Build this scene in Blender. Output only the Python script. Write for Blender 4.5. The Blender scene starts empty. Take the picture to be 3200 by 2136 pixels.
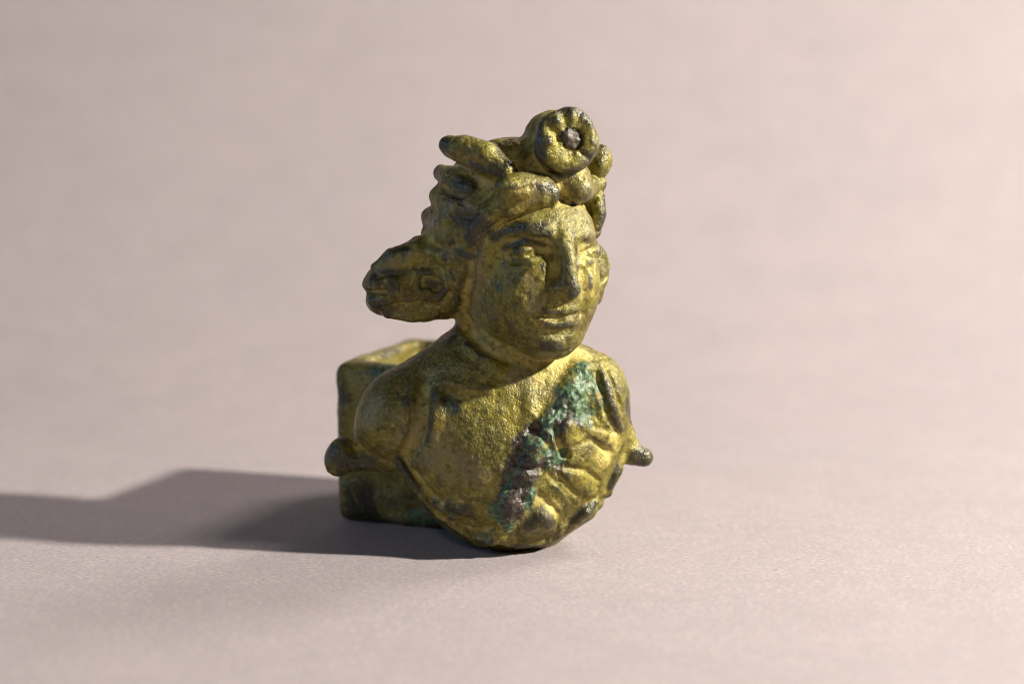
import bpy, math
import numpy as np

# ------------------------------------------------------------------ camera, world, lamps, exposure
CM = 0.01                       # the bust is modelled in centimetres and written in metres
F32 = np.float32
PITCH = math.radians(10.0)
DIST = 36.6                     # cm from lens to the plane of focus
PPC = 255.0                     # photograph pixels per centimetre in that plane
CT, ST = math.cos(PITCH), math.sin(PITCH)
FWD = np.array([0, CT, -ST]); UPV = np.array([0, ST, CT]); RGT = np.array([1.0, 0, 0])
TGT = np.array([0.0, 0.0, 2.56])
CAM = TGT - FWD * DIST

sc = bpy.context.scene
cd = bpy.data.cameras.new("camera"); cam = bpy.data.objects.new("camera", cd)
sc.collection.objects.link(cam); sc.camera = cam
cam.location = CAM * CM
cam.rotation_euler = (math.pi / 2 - PITCH, 0, 0)
cd.sensor_width = 36.0
cd.lens = 36.0 * DIST / (3200 / PPC)
cd.clip_start = 0.01; cd.clip_end = 20
cd.dof.use_dof = True; cd.dof.focus_distance = (DIST - 0.5) * CM; cd.dof.aperture_fstop = 15

w = bpy.data.worlds.new("World"); sc.world = w; w.use_nodes = True
bg = w.node_tree.nodes["Background"]; bg.inputs[0].default_value = (0.95, 0.93, 1.0, 1); bg.inputs[1].default_value = 0.022

def area(name, loc, tgt, size, power, col, shape='DISK'):
    l = bpy.data.lights.new(name, 'AREA'); l.shape = shape; l.size = size * CM; l.energy = power; l.color = col
    o = bpy.data.objects.new(name, l); sc.collection.objects.link(o)
    from mathutils import Vector
    o.location = Vector(loc) * CM
    o.rotation_euler = (Vector(tgt) - Vector(loc)).to_track_quat('-Z', 'Y').to_euler()
    return o

area("key_lamp", (42, -9.9, 28.8), (0, 0, 1), 2.7, 8.9, (1.0, 0.955, 0.89))
area("back_lamp", (36, 25, 44), (0, 0, 1), 18.0, 2.8, (1.0, 0.94, 0.91))
area("window_blue", (-45, -6, 16), (0, 0, 2), 5, 0.5, (0.34, 0.56, 1.0))
area("front_lamp", (-14, -46, 34), (0, 0, 2), 5, 0.38, (1.0, 0.96, 0.90))
vs = sc.view_settings
vs.view_transform = 'Standard'; vs.look = 'None'; vs.exposure = 0.0; vs.gamma = 1.0; vs.use_curve_mapping = False
sc.render.engine = 'CYCLES'
sc.cycles.use_denoising = True
sc.cycles.max_bounces = 6
sc.cycles.filter_width = 1.0

# ------------------------------------------------------------------ measuring helpers
def Q(px, py, y):
    """point at world depth y (cm) seen at a place measured in the photograph"""
    dr = FWD * DIST + RGT * ((px - 1600) / PPC) + UPV * ((1068 - py) / PPC)
    t = (y - CAM[1]) / dr[1]
    return CAM + dr * t

def to_px(X, Y, Z):
    dx, dy, dz = X - CAM[0], Y - CAM[1], Z - CAM[2]
    d = dy * CT - dz * ST
    v = dy * ST + dz * CT
    return 1600 + dx / d * DIST * PPC, 1068 - v / d * DIST * PPC

# ------------------------------------------------------------------ sculpting on a distance grid
def seg_dist(X, Y, Z, a, b):
    ab = b - a; L = max(float(ab @ ab), 1e-9)
    h = ((X - a[0]) * ab[0] + (Y - a[1]) * ab[1] + (Z - a[2]) * ab[2]) / L
    h = np.clip(h, 0, 1)
    d = np.sqrt((X - a[0] - h * ab[0]) ** 2 + (Y - a[1] - h * ab[1]) ** 2 + (Z - a[2] - h * ab[2]) ** 2)
    return d, h

def rot_axes(yaw=0, pitch=0, roll=0):
    """columns are the local x, y, z axes; angles in degrees (yaw about z, pitch about x, roll about y)"""
    a, b, c = (math.radians(v) for v in (yaw, pitch, roll))
    rz = np.array([[math.cos(a), -math.sin(a), 0], [math.sin(a), math.cos(a), 0], [0, 0, 1]])
    rx = np.array([[1, 0, 0], [0, math.cos(b), -math.sin(b)], [0, math.sin(b), math.cos(b)]])
    ry = np.array([[math.cos(c), 0, math.sin(c)], [0, 1, 0], [-math.sin(c), 0, math.cos(c)]])
    return rz @ rx @ ry

class Field:
    def __init__(s, lo, hi, vox):
        s.lo = np.array(lo, float); s.vox = vox
        s.n = np.ceil((np.array(hi) - s.lo) / vox).astype(int) + 1
        s.f = np.full(s.n, 9.0, F32)
        s.lab = np.zeros(s.n, np.uint8)
        s.ax = [(s.lo[i] + np.arange(s.n[i]) * vox).astype(F32) for i in range(3)]
    def box(s, lo, hi):
        i0 = np.clip(np.floor((np.array(lo) - s.lo) / s.vox).astype(int), 0, s.n)
        i1 = np.clip(np.ceil((np.array(hi) - s.lo) / s.vox).astype(int) + 1, 0, s.n)
        sl = tuple(slice(a, b) for a, b in zip(i0, i1))
        g = (s.ax[0][sl[0]][:, None, None], s.ax[1][sl[1]][None, :, None], s.ax[2][sl[2]][None, None, :])
        return sl, g
    def join(s, sl, d, k=0.0, lab=None):
        f = s.f[sl]
        if lab is not None:
            L = s.lab[sl]; L[d < f] = lab
        if k > 0:
            h = np.maximum(k - np.abs(f - d), 0) / k
            s.f[sl] = np.minimum(f, d) - h * h * (k * 0.25)
        else:
            s.f[sl] = np.minimum(f, d)
    def cut(s, sl, d, k=0.0):
        f = s.f[sl]; d = -d
        if k > 0:
            h = np.maximum(k - np.abs(f - d), 0) / k
            s.f[sl] = np.maximum(f, d) + h * h * (k * 0.25)
        else:
            s.f[sl] = np.maximum(f, d)
    def ell(s, c, r, R=None, k=0.0, lab=None, cut=False):
        c = np.array(c, float); r = np.array(r, float)
        R = np.eye(3) if R is None else R
        e = np.sqrt(((R * r) ** 2).sum(1)) + k + s.vox * 3
        sl, (X, Y, Z) = s.box(c - e, c + e)
        x, y, z = X - c[0], Y - c[1], Z - c[2]
        q = 0; g = 0
        for i in range(3):
            u = (x * R[0, i] + y * R[1, i] + z * R[2, i]) / r[i]
            q = q + u * u; g = g + (u / r[i]) ** 2
        k0 = np.sqrt(q); k1 = np.sqrt(g) + 1e-6
        d = (k0 * (k0 - 1) / k1).astype(F32)
        d = np.where(k0 < 0.05, F32(-r.min()), d)
        (s.cut(sl, d, k) if cut else s.join(sl, d, k, lab))
    def chain(s, pts, rad, k=0.0, lab=None, cut=False):
        pts = [np.array(p, float) for p in pts]; rad = list(rad)
        m = max(rad) + k + s.vox * 3
        lo = np.min(pts, 0) - m; hi = np.max(pts, 0) + m
        sl, (X, Y, Z) = s.box(lo, hi)
        D = None
        if len(pts) == 1:
            pts = pts * 2; rad = rad * 2
        for a, b, ra, rb in zip(pts, pts[1:], rad, rad[1:]):
            d, h = seg_dist(X, Y, Z, a, b)
            d = d - (ra + (rb - ra) * (h * h * (3 - 2 * h)))
            D = d if D is None else np.minimum(D, d)
        D = D.astype(F32)
        (s.cut(sl, D, k) if cut else s.join(sl, D, k, lab))
    def brush(s, pts, r, h, p=2.0):
        """push the surface out (h>0) or in along a stroke of 3-D points; r, h may change along it"""
        pts = [np.array(q, float) for q in pts]
        if len(pts) == 1: pts = pts * 2
        n = len(pts)
        rs = list(r) if np.ndim(r) else [r] * n
        hs = list(h) if np.ndim(h) else [h] * n
        m = max(rs)
        sl, (X, Y, Z) = s.box(np.min(pts, 0) - m, np.max(pts, 0) + m)
        W = None
        for i in range(n - 1):
            d, t = seg_dist(X, Y, Z, pts[i], pts[i + 1])
            rr = rs[i] + (rs[i + 1] - rs[i]) * t; hh = hs[i] + (hs[i + 1] - hs[i]) * t
            wv = np.clip(1 - (d / rr) ** 2, 0, 1) ** p * hh
            W = wv if W is None else np.where(np.abs(wv) > np.abs(W), wv, W)
        s.f[sl] -= W.astype(F32)
    def sample(s, P):
        q = (np.asarray(P, float) - s.lo) / s.vox
        q = np.clip(q, 0, s.n - 1.001); i = q.astype(int); t = q - i
        out = 0
        for a in (0, 1):
            for b in (0, 1):
                for c in (0, 1):
                    wt = (t[:, 0] if a else 1 - t[:, 0]) * (t[:, 1] if b else 1 - t[:, 1]) * (t[:, 2] if c else 1 - t[:, 2])
                    out = out + wt * s.f[i[:, 0] + a, i[:, 1] + b, i[:, 2] + c]
        return out
    def surf(s, px, py, sink=0.0):
        """where the line of sight through a measured place meets the surface"""
        dr = FWD * DIST + RGT * ((px - 1600) / PPC) + UPV * ((1068 - py) / PPC)
        ys = np.arange(s.lo[1], s.lo[1] + (s.n[1] - 1) * s.vox, s.vox * 0.5)
        P = CAM + dr * ((ys - CAM[1]) / dr[1])[:, None]
        v = s.sample(P)
        hit = np.nonzero(v < 0)[0]
        if len(hit) == 0:
            j = int(np.argmin(v)); return P[j]
        j = hit[0]
        if j > 0:
            t = v[j - 1] / (v[j - 1] - v[j]); p = P[j - 1] + (P[j] - P[j - 1]) * t
        else: p = P[0]
        return p + FWD * sink
    def S(s, pts, sink=0.0):
        return [s.surf(p[0], p[1], sink) for p in pts]

def catmull(pts, n=6):
    P = np.array(pts, float); out = []
    m = len(P)
    for i in range(m):
        p0, p1, p2, p3 = P[i - 1], P[i], P[(i + 1) % m], P[(i + 2) % m]
        for j in range(n):
            t = j / n
            out.append(0.5 * (2 * p1 + (p2 - p0) * t + (2 * p0 - 5 * p1 + 4 * p2 - p3) * t * t + (3 * p1 - p0 - 3 * p2 + p3) * t ** 3))
    return np.array(out)

def outline_map(poly, step=4.0, blur=2, pad=140):
    """signed distance (cm, inside positive) to an outline"""
    P = catmull(poly)
    lo = P.min(0) - pad; hi = P.max(0) + pad
    xs = np.arange(lo[0], hi[0], step); ys = np.arange(lo[1], hi[1], step)
    GX, GY = np.meshgrid(xs, ys, indexing='ij')
    D = np.full(GX.shape, 1e9); inside = np.zeros(GX.shape, bool)
    B = np.roll(P, -1, 0)
    for (ax, ay), (bx, by) in zip(P, B):
        ex, ey = bx - ax, by - ay
        h = np.clip(((GX - ax) * ex + (GY - ay) * ey) / max(ex * ex + ey * ey, 1e-9), 0, 1)
        D = np.minimum(D, (GX - ax - h * ex) ** 2 + (GY - ay - h * ey) ** 2)
        if abs(ey) > 1e-9:
            c = (ay > GY) != (by > GY)
            inside ^= c & (GX < ax + (GY - ay) / ey * ex)
    D = np.sqrt(D) * np.where(inside, 1, -1)
    Dn = D.copy()
    for _ in range(blur * 4):
        Dn = (np.roll(Dn, 1, 0) + np.roll(Dn, -1, 0) + 2 * Dn) / 4
        Dn = (np.roll(Dn, 1, 1) + np.roll(Dn, -1, 1) + 2 * Dn) / 4
    return xs[0], ys[0], step, (Dn / PPC).astype(F32)

def inflate(F, poly, yc, R, Tf, Tb, k=0.0, lab=None, blur=2, cut=False):
    """a rounded body over an outline: front and back depth of its own"""
    P = np.array(poly, float)
    c0 = [Q(px, py, yy) for px, py in P for yy in (-1.2, 1.2)]
    lo = np.min(c0, 0); hi = np.max(c0, 0); m = k + 0.15
    lo = np.array([lo[0] - m, yc - Tf - m, lo[2] - m]); hi = np.array([hi[0] + m, yc + Tb + m, hi[2] + m])
    sl, (X, Y, Z) = F.box(lo, hi)
    x0, y0, st, M = outline_map(poly, blur=blur)
    U, V = to_px(X, Y, Z)
    u = np.clip((U - x0) / st, 0, M.shape[0] - 1.01); v = np.clip((V - y0) / st, 0, M.shape[1] - 1.01)
    iu = u.astype(np.int32); iv = v.astype(np.int32); fu = (u - iu).astype(F32); fv = (v - iv).astype(F32)
    d = M[iu, iv] * (1 - fu) * (1 - fv) + M[iu + 1, iv] * fu * (1 - fv) + M[iu, iv + 1] * (1 - fu) * fv + M[iu + 1, iv + 1] * fu * fv
    yy = Y - yc
    e = np.where(yy < 0, yy / Tf, yy / Tb)
    q = np.sqrt((np.maximum(R - d, 0) / R) ** 2 + e * e) - 1
    q = (q * min(R, Tf)).astype(F32)
    (F.cut(sl, q, k) if cut else F.join(sl, q, k, lab))

def nets(F):
    f = F.f; neg = f < 0
    c = np.zeros(np.array(f.shape) - 1, np.uint8)
    for a in (0, 1):
        for b in (0, 1):
            for d in (0, 1):
                c += neg[a:f.shape[0] - 1 + a, b:f.shape[1] - 1 + b, d:f.shape[2] - 1 + d]
    act = np.argwhere((c > 0) & (c < 8))
    vid = np.full(c.shape, -1, np.int32)
    vid[act[:, 0], act[:, 1], act[:, 2]] = np.arange(len(act))
    corners = [(a, b, d) for a in (0, 1) for b in (0, 1) for d in (0, 1)]
    val = {q: f[act[:, 0] + q[0], act[:, 1] + q[1], act[:, 2] + q[2]] for q in corners}
    acc = np.zeros((len(act), 3)); cnt = np.zeros(len(act))
    for q in corners:
        for ax in range(3):
            if q[ax] == 0:
                r = list(q); r[ax] = 1; r = tuple(r)
                va, vb = val[q], val[r]
                m = (va < 0) != (vb < 0)
                t = np.where(m, va / np.where(m, va - vb, 1), 0)
                p = np.array(q, float)[None].repeat(len(act), 0); p[:, ax] = t
                acc[m] += p[m]; cnt[m] += 1
    V = F.lo + (act + acc / cnt[:, None]) * F.vox
    quads = []
    for ax in range(3):
        o1, o2 = [(1, 2), (2, 0), (0, 1)][ax]
        s0 = [slice(None)] * 3; s1 = [slice(None)] * 3
        s0[ax] = slice(0, -1); s1[ax] = slice(1, None)
        for s_ in (s0, s1):
            s_[o1] = slice(1, -1); s_[o2] = slice(1, -1)
        A = neg[tuple(s0)]; B = neg[tuple(s1)]
        E = np.argwhere(A != B)
        ins = A[E[:, 0], E[:, 1], E[:, 2]]
        E[:, o1] += 1; E[:, o2] += 1
        def cell(d1, d2):
            C = E.copy(); C[:, o1] += d1; C[:, o2] += d2
            return vid[C[:, 0], C[:, 1], C[:, 2]]
        q = np.stack([cell(-1, -1), cell(0, -1), cell(0, 0), cell(-1, 0)], 1)
        q[~ins] = q[~ins][:, ::-1]
        quads.append(q)
    Qd = np.concatenate(quads)
    lab = F.lab[act[:, 0], act[:, 1], act[:, 2]]
    return V, Qd, lab

def blur_field(f, r):
    g = f
    for _ in range(2):
        for ax in range(3):
            n = g.shape[ax]
            pad = [(0, 0)] * 3; pad[ax] = (r + 1, r)
            c = np.cumsum(np.pad(g, pad, mode='edge'), axis=ax, dtype=np.float64)
            hi = [slice(None)] * 3; lo = [slice(None)] * 3
            hi[ax] = slice(2 * r + 1, None); lo[ax] = slice(0, n)
            g = ((c[tuple(hi)] - c[tuple(lo)]) / (2 * r + 1)).astype(F32)
    return g

_rng = np.random.RandomState(7)
_LAT = _rng.rand(64, 64, 64).astype(F32)
def vnoise(P, scale, seed=0):
    q = np.asarray(P) / scale + seed * 17.31 + 500
    i = np.floor(q).astype(int); t = q - i; t = t * t * (3 - 2 * t); i &= 63; j = (i + 1) & 63
    out = 0
    for a in (0, 1):
        for b in (0, 1):
            for c in (0, 1):
                wt = (t[:, 0] if a else 1 - t[:, 0]) * (t[:, 1] if b else 1 - t[:, 1]) * (t[:, 2] if c else 1 - t[:, 2])
                out = out + wt * _LAT[(j if a else i)[:, 0], (j if b else i)[:, 1], (j if c else i)[:, 2]]
    return out * 2 - 1

def vert_normals(V, Qd):
    d1 = V[Qd[:, 2]] - V[Qd[:, 0]]; d2 = V[Qd[:, 3]] - V[Qd[:, 1]]
    n = np.cross(d1, d2)
    N = np.zeros_like(V)
    for c in range(4):
        for ax in range(3):
            N[:, ax] += np.bincount(Qd[:, c], n[:, ax], len(V))
    return N / (np.linalg.norm(N, axis=1, keepdims=True) + 1e-12)

def smooth_verts(V, Qd, it=1, lam=0.5):
    n = len(V)
    for _ in range(it):
        acc = np.zeros_like(V); cnt = np.zeros(n)
        for a, b in ((0, 1), (1, 2), (2, 3), (3, 0)):
            for ax in range(3):
                acc[:, ax] += np.bincount(Qd[:, a], V[Qd[:, b], ax], n)
                acc[:, ax] += np.bincount(Qd[:, b], V[Qd[:, a], ax], n)
            cnt += np.bincount(Qd[:, a], minlength=n) + np.bincount(Qd[:, b], minlength=n)
        V = V + lam * (acc / cnt[:, None] - V)
    return V

def stroke_mask(V, pts, r, soft=1.0):
    """1 near a stroke of 3-D points, fading out at r"""
    out = np.zeros(len(V))
    pts = [np.array(p) for p in pts]
    if len(pts) == 1: pts = pts * 2
    rs = list(r) if np.ndim(r) else [r] * len(pts)
    for i in range(len(pts) - 1):
        d, t = seg_dist(V[:, 0], V[:, 1], V[:, 2], pts[i], pts[i + 1])
        rr = rs[i] + (rs[i + 1] - rs[i]) * t
        out = np.maximum(out, np.clip((1 - d / rr) / soft, 0, 1))
    return out
# ------------------------------------------------------------------ patches of colour measured on the photograph (stroke, radius in cm)
PATCH_DARK = [([(1400, 610), (1440, 625)], 0.12, 0.7), ([(1370, 690), (1330, 700)], 0.12, 0.7), ([(1360, 745), (1420, 750)], 0.08, 0.7), ([(1500, 490), (1560, 520)], 0.08, 0.7), ([(1180, 850), (1240, 850), (1300, 838)], 0.06, 0.8), ([(1335, 882), (1360, 888)], 0.10, 0.8), ([(1863, 476), (1831, 521), (1781, 542), (1728, 533), (1688, 495), (1673, 441), (1688, 387), (1728, 349), (1781, 340), (1831, 361), (1863, 406)], 0.12, 0.95), ([(1545, 742), (1600, 714), (1650, 706), (1694, 710)], 0.11, 0.9), ([(1580, 775), (1640, 755)], 0.08),  # tuft groove and hollow darkened along their carving
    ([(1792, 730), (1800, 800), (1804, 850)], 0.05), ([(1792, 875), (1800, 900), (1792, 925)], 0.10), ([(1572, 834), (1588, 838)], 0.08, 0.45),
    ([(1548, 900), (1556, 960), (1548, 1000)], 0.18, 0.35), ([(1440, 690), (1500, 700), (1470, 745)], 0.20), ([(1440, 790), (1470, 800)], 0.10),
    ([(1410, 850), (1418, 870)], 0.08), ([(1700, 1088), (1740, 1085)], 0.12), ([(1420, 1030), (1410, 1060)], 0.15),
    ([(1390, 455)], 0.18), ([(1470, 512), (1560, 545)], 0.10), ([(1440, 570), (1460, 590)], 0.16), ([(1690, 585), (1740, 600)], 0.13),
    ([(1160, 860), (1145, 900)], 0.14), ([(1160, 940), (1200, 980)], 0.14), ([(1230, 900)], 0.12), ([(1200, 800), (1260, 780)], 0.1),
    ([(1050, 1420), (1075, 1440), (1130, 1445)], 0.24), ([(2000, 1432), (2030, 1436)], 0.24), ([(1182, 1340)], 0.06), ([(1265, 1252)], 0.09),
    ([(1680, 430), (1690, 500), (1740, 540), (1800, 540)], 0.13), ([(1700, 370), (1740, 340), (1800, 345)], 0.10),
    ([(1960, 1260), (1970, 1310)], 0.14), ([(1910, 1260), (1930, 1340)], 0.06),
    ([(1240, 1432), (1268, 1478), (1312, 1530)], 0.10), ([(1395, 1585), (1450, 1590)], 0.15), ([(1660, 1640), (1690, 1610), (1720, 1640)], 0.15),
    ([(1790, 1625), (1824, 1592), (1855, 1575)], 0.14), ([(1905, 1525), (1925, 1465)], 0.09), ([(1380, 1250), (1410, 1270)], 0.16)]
PATCH_GREEN = [([(1825, 1185), (1800, 1240), (1830, 1280)], 0.34), ([(1760, 1270), (1720, 1330)], 0.20, 0.8), ([(1650, 1385), (1700, 1420), (1745, 1440)], 0.20, 0.8),
    ([(1600, 1460), (1570, 1560)], 0.14, 0.7), ([(1660, 1530), (1650, 1580)], 0.14, 0.8), ([(1556, 1600), (1585, 1635)], 0.20, 0.9),
    ([(1405, 1272), (1425, 1278)], 0.10, 0.5), ([(1556, 890), (1548, 930)], 0.14, 0.5), ([(1760, 1420), (1770, 1400)], 0.07)]
PATCH_BROWN = [([(1790, 1250), (1740, 1310), (1690, 1360), (1640, 1410)], 0.22, 0.8), ([(1690, 1330), (1650, 1370), (1630, 1390)], 0.20), ([(1740, 1440), (1690, 1450), (1640, 1440)], 0.18, 0.9),
    ([(1630, 1460), (1612, 1530), (1590, 1600)], 0.30), ([(1640, 1500), (1640, 1560)], 0.18), ([(1800, 1310), (1815, 1320)], 0.09)]
PATCH_PALE = [([(1880, 1440), (1920, 1380)], 0.22), ([(1690, 1560), (1730, 1600)], 0.2), ([(1700, 1180), (1760, 1130), (1820, 1110)], 0.2),
    ([(1835, 870), (1840, 920)], 0.13), ([(1385, 1568), (1440, 1575)], 0.08)]
PATCH_GREY = [([(1180, 1250), (1150, 1310)], 0.25), ([(1330, 1350), (1400, 1420), (1500, 1500)], 0.25), ([(1720, 1110), (1600, 1180)], 0.2), ([(1790, 640), (1840, 690)], 0.25), ([(1280, 790), (1220, 830)], 0.15), ([(1800, 590), (1850, 590)], 0.15), ([(1505, 800), (1490, 900), (1480, 980)], 0.14), ([(1390, 790)], 0.16), ([(1480, 560)], 0.12), ([(1300, 1300), (1320, 1400), (1400, 1480)], 0.2),
    ([(1400, 640), (1460, 650)], 0.2), ([(1660, 880), (1670, 960)], 0.15), ([(1470, 1080), (1520, 1110)], 0.08)]
SOCK = dict(corner=(-2.30, 1.30, 0.0), size=(2.1, 2.4, 2.07), wall=0.34, yaw=21.0)
BACK = (8.0, 22.0)
PAPER = ((0.210, 0.179, 0.171), (0.344, 0.291, 0.278), (0.238, 0.208, 0.208), (0.325, 0.265, 0.249))
# ------------------------------------------------------------------ the bust, sculpted
VOX = 0.0165
(FIG, HAIR, LEAF, ROS, CORE, TUFTL, TUFTR, DRAP, LUGL, LUGR) = range(1, 11)
LOCK0, CAL0 = 20, 60
F = Field((-2.45, -1.55, -0.02), (1.95, 1.35, 5.75), VOX)
px = 1 / PPC

# torso: rounded body over its outline
TORSO = [(1440, 1040), (1383, 1060), (1340, 1092), (1266, 1133), (1194, 1181), (1150, 1234), (1114, 1294), (1103, 1340),
         (1118, 1392), (1160, 1424), (1215, 1440), (1252, 1466), (1284, 1522), (1328, 1582), (1373, 1632), (1409, 1663),
         (1462, 1694), (1516, 1716), (1579, 1726), (1668, 1724), (1726, 1706), (1784, 1665), (1846, 1612), (1891, 1556),
         (1930, 1486), (1956, 1430), (1975, 1370), (1974, 1317), (1958, 1254), (1927, 1192), (1891, 1132), (1846, 1100),
         (1784, 1088), (1700, 1070), (1560, 1040)]
inflate(F, TORSO, 0.12, 0.95, 0.80, 0.62, lab=FIG, blur=4)
F.ell(Q(1560, 1420, -0.12), (1.05, 0.70, 0.86), k=0.4, lab=FIG)          # chest
F.ell(Q(1590, 1560, -0.1), (0.62, 0.60, 0.5), k=0.35, lab=FIG)            # belly above the base
F.ell(Q(1235, 1300, -0.08), (0.44, 0.50, 0.52), k=0.15, lab=FIG)          # shoulder
F.ell(Q(1880, 1235, -0.02), (0.33, 0.46, 0.46), k=0.15, lab=FIG)
F.chain([Q(1590, 1190, 0.16), Q(1612, 990, 0.14)], (0.64, 0.58), k=0.28, lab=FIG)   # neck
F.chain([Q(1480, 1095, 0.20), Q(1260, 1235, 0.12)], (0.33, 0.25), k=0.2, lab=FIG)   # trapezius
F.chain([Q(1740, 1120, 0.15), Q(1850, 1180, 0.1)], (0.30, 0.26), k=0.2, lab=FIG)

F.f = blur_field(np.minimum(F.f, 0.35), max(2, int(0.07 / VOX)))   # soften the seams of the trunk

# skull under the hair, face in front of it
YAW = 38.0
RH = rot_axes(YAW, 0, -2)
NF = RH @ np.array([0, -1.0, 0]); XF = RH @ np.array([1.0, 0, 0]); ZF = RH @ np.array([0, 0, 1.0])
F.ell(Q(1604, 712, 0.12), (1.00, 1.00, 1.10), k=0.1, lab=HAIR)
F.ell(Q(1560, 840, 0.20), (0.82, 0.72, 0.75), k=0.2, lab=HAIR)
F2 = Field((-1.0, -1.55, 2.2), (1.4, 1.0, 4.9), VOX)
F2.ell(Q(1658, 818, -0.22), (0.71, 0.86, 0.92), RH, lab=FIG)             # face
F2.ell(Q(1672, 958, -0.26), (0.61, 0.70, 0.56), RH, k=0.35, lab=FIG)     # jaw
F2.ell(Q(1722, 1052, -0.58), (0.32, 0.30, 0.26), RH, k=0.30, lab=FIG)    # chin
F2.ell(Q(1548, 910, -0.12), (0.22, 0.40, 0.60), RH, k=0.25, lab=FIG)     # broad cheek edge
F2.ell(Q(1794, 880, -0.53), (0.22, 0.30, 0.36), RH, k=0.3, lab=FIG)
F2.ell(Q(1730, 715, -0.58), (0.46, 0.34, 0.30), RH, k=0.3, lab=FIG)      # forehead

def face():
    A = F2
    # eye hollows
    A.brush(A.S([(1555, 795), (1620, 786), (1700, 780)]), (0.15, 0.18, 0.19), (-0.02, -0.08, -0.15))
    A.brush(A.S([(1828, 786), (1860, 788)]), (0.17, 0.16), (-0.10, -0.05))
    # cheeks
    A.brush(A.S([(1632, 880)]), 0.48, 0.06)
    A.brush(A.S([(1600, 930)]), 0.42, 0.04)
    A.brush(A.S([(1676, 860), (1664, 930), (1650, 1010)]), (0.30, 0.38, 0.36), (0.05, 0.10, 0.08))
    A.brush(A.S([(1838, 885)]), 0.20, 0.03)
    # brow ridges
    A.brush(A.S([(1530, 752), (1590, 722), (1650, 712), (1715, 726)]), (0.13, 0.18, 0.18, 0.13), (0.03, 0.085, 0.085, 0.04))
    A.brush(A.S([(1808, 738), (1838, 730), (1860, 738)]), 0.11, (0.03, 0.03, 0.01))
    # groove beside the nose down to the mouth corner
    A.brush(A.S([(1728, 800), (1726, 850), (1716, 900), (1700, 945), (1682, 985)]), (0.12, 0.11, 0.10, 0.09, 0.07), (-0.09, -0.09, -0.075, -0.05, -0.02))
    A.brush(A.S([(1820, 850), (1828, 905), (1828, 945), (1822, 978)]), (0.08, 0.09, 0.09, 0.08), (-0.03, -0.04, -0.04, -0.03))
    # nose: a straight narrow ridge
    b0 = A.surf(1768, 735); b1 = A.surf(1764, 815); b2 = A.surf(1758, 880)
    A.chain([b0 - NF * 0.05, b1 + NF * 0.085, b2 + NF * 0.12, A.surf(1768, 902) + NF * 0.12], (0.09, 0.085, 0.105, 0.10), k=0.09, lab=FIG)
    A.chain([b2 - NF * 0.02 - XF * 0.11 - ZF * 0.08, b2 + NF * 0.08 - ZF * 0.06], (0.085, 0.08), k=0.12, lab=FIG)
    A.chain([b2 + NF * 0.0 + XF * 0.10 - ZF * 0.09], (0.085,), k=0.07, lab=FIG)
    A.brush(A.S([(1795, 745), (1805, 800)]), 0.05, 0.02)
    # eyeballs and lids
    for e in ((1655, 785), (1845, 794)):
        c = A.surf(*e)
        A.ell(c - NF * 0.06, (0.19, 0.13, 0.10), RH, k=0.02, lab=FIG)
        A.brush([c + NF * 0.07], 0.045, -0.03)
    A.chain(A.S([(1562, 784), (1605, 764), (1655, 752), (1700, 766), (1716, 788)], 0.0), (0.02, 0.036, 0.042, 0.036, 0.02), k=0.03, lab=FIG)
    A.chain(A.S([(1580, 796), (1612, 809), (1652, 816), (1694, 804)], 0.0), (0.018, 0.032, 0.034, 0.022), k=0.03, lab=FIG)
    A.chain(A.S([(1815, 782), (1836, 766), (1860, 762), (1874, 775)], 0.0), (0.02, 0.034, 0.034, 0.02), k=0.03, lab=FIG)
    A.chain(A.S([(1818, 814), (1840, 825), (1864, 818)], 0.0), (0.016, 0.028, 0.02), k=0.03, lab=FIG)
    A.brush(A.S([(1575, 758), (1640, 740), (1705, 750)]), 0.075, -0.05)
    A.brush(A.S([(1600, 790), (1650, 796), (1690, 788)]), 0.04, -0.03)
    A.brush(A.S([(1712, 786)]), 0.08, -0.06)
    A.brush(A.S([(1596, 822), (1650, 828)]), 0.05, -0.02)
    # mouth
    A.brush(A.S([(1745, 985)]), 0.40, 0.06)
    A.chain(A.S([(1688, 982), (1718, 972), (1746, 966), (1778, 965), (1806, 972)], 0.035), (0.022, 0.042, 0.052, 0.045, 0.022), k=0.05, lab=FIG)
    A.chain(A.S([(1702, 1012), (1732, 1020), (1764, 1018), (1793, 1002)], 0.04), (0.024, 0.045, 0.049, 0.028), k=0.05, lab=FIG)
    A.chain(A.S([(1678, 985), (1710, 994), (1746, 997), (1780, 990), (1812, 974)], 0.0), (0.018, 0.042, 0.046, 0.028, 0.012), k=0.02, cut=True)
    A.brush(A.S([(1670, 990)]), 0.09, -0.045); A.brush(A.S([(1816, 985)]), 0.08, -0.04)
    A.brush(A.S([(1700, 1040), (1738, 1044), (1778, 1036)]), 0.10, -0.05)
    A.brush(A.S([(1655, 1030)]), 0.06, 0.02)
    A.brush(A.S([(1728, 1078)]), 0.20, 0.05)
    A.brush(A.S([(1752, 945), (1752, 962)]), 0.05, -0.02)
face()
# put the face on the head
off = np.round((F2.lo - F.lo) / VOX).astype(int)
sl = tuple(slice(o, min(o + n, m)) for o, n, m in zip(off, F2.n, F.n))
F2.lo = F.lo + off * VOX
sub = F2.f[:sl[0].stop - off[0], :sl[1].stop - off[1], :sl[2].stop - off[2]]
F.join(sl, sub, 0.04, FIG)

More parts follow.
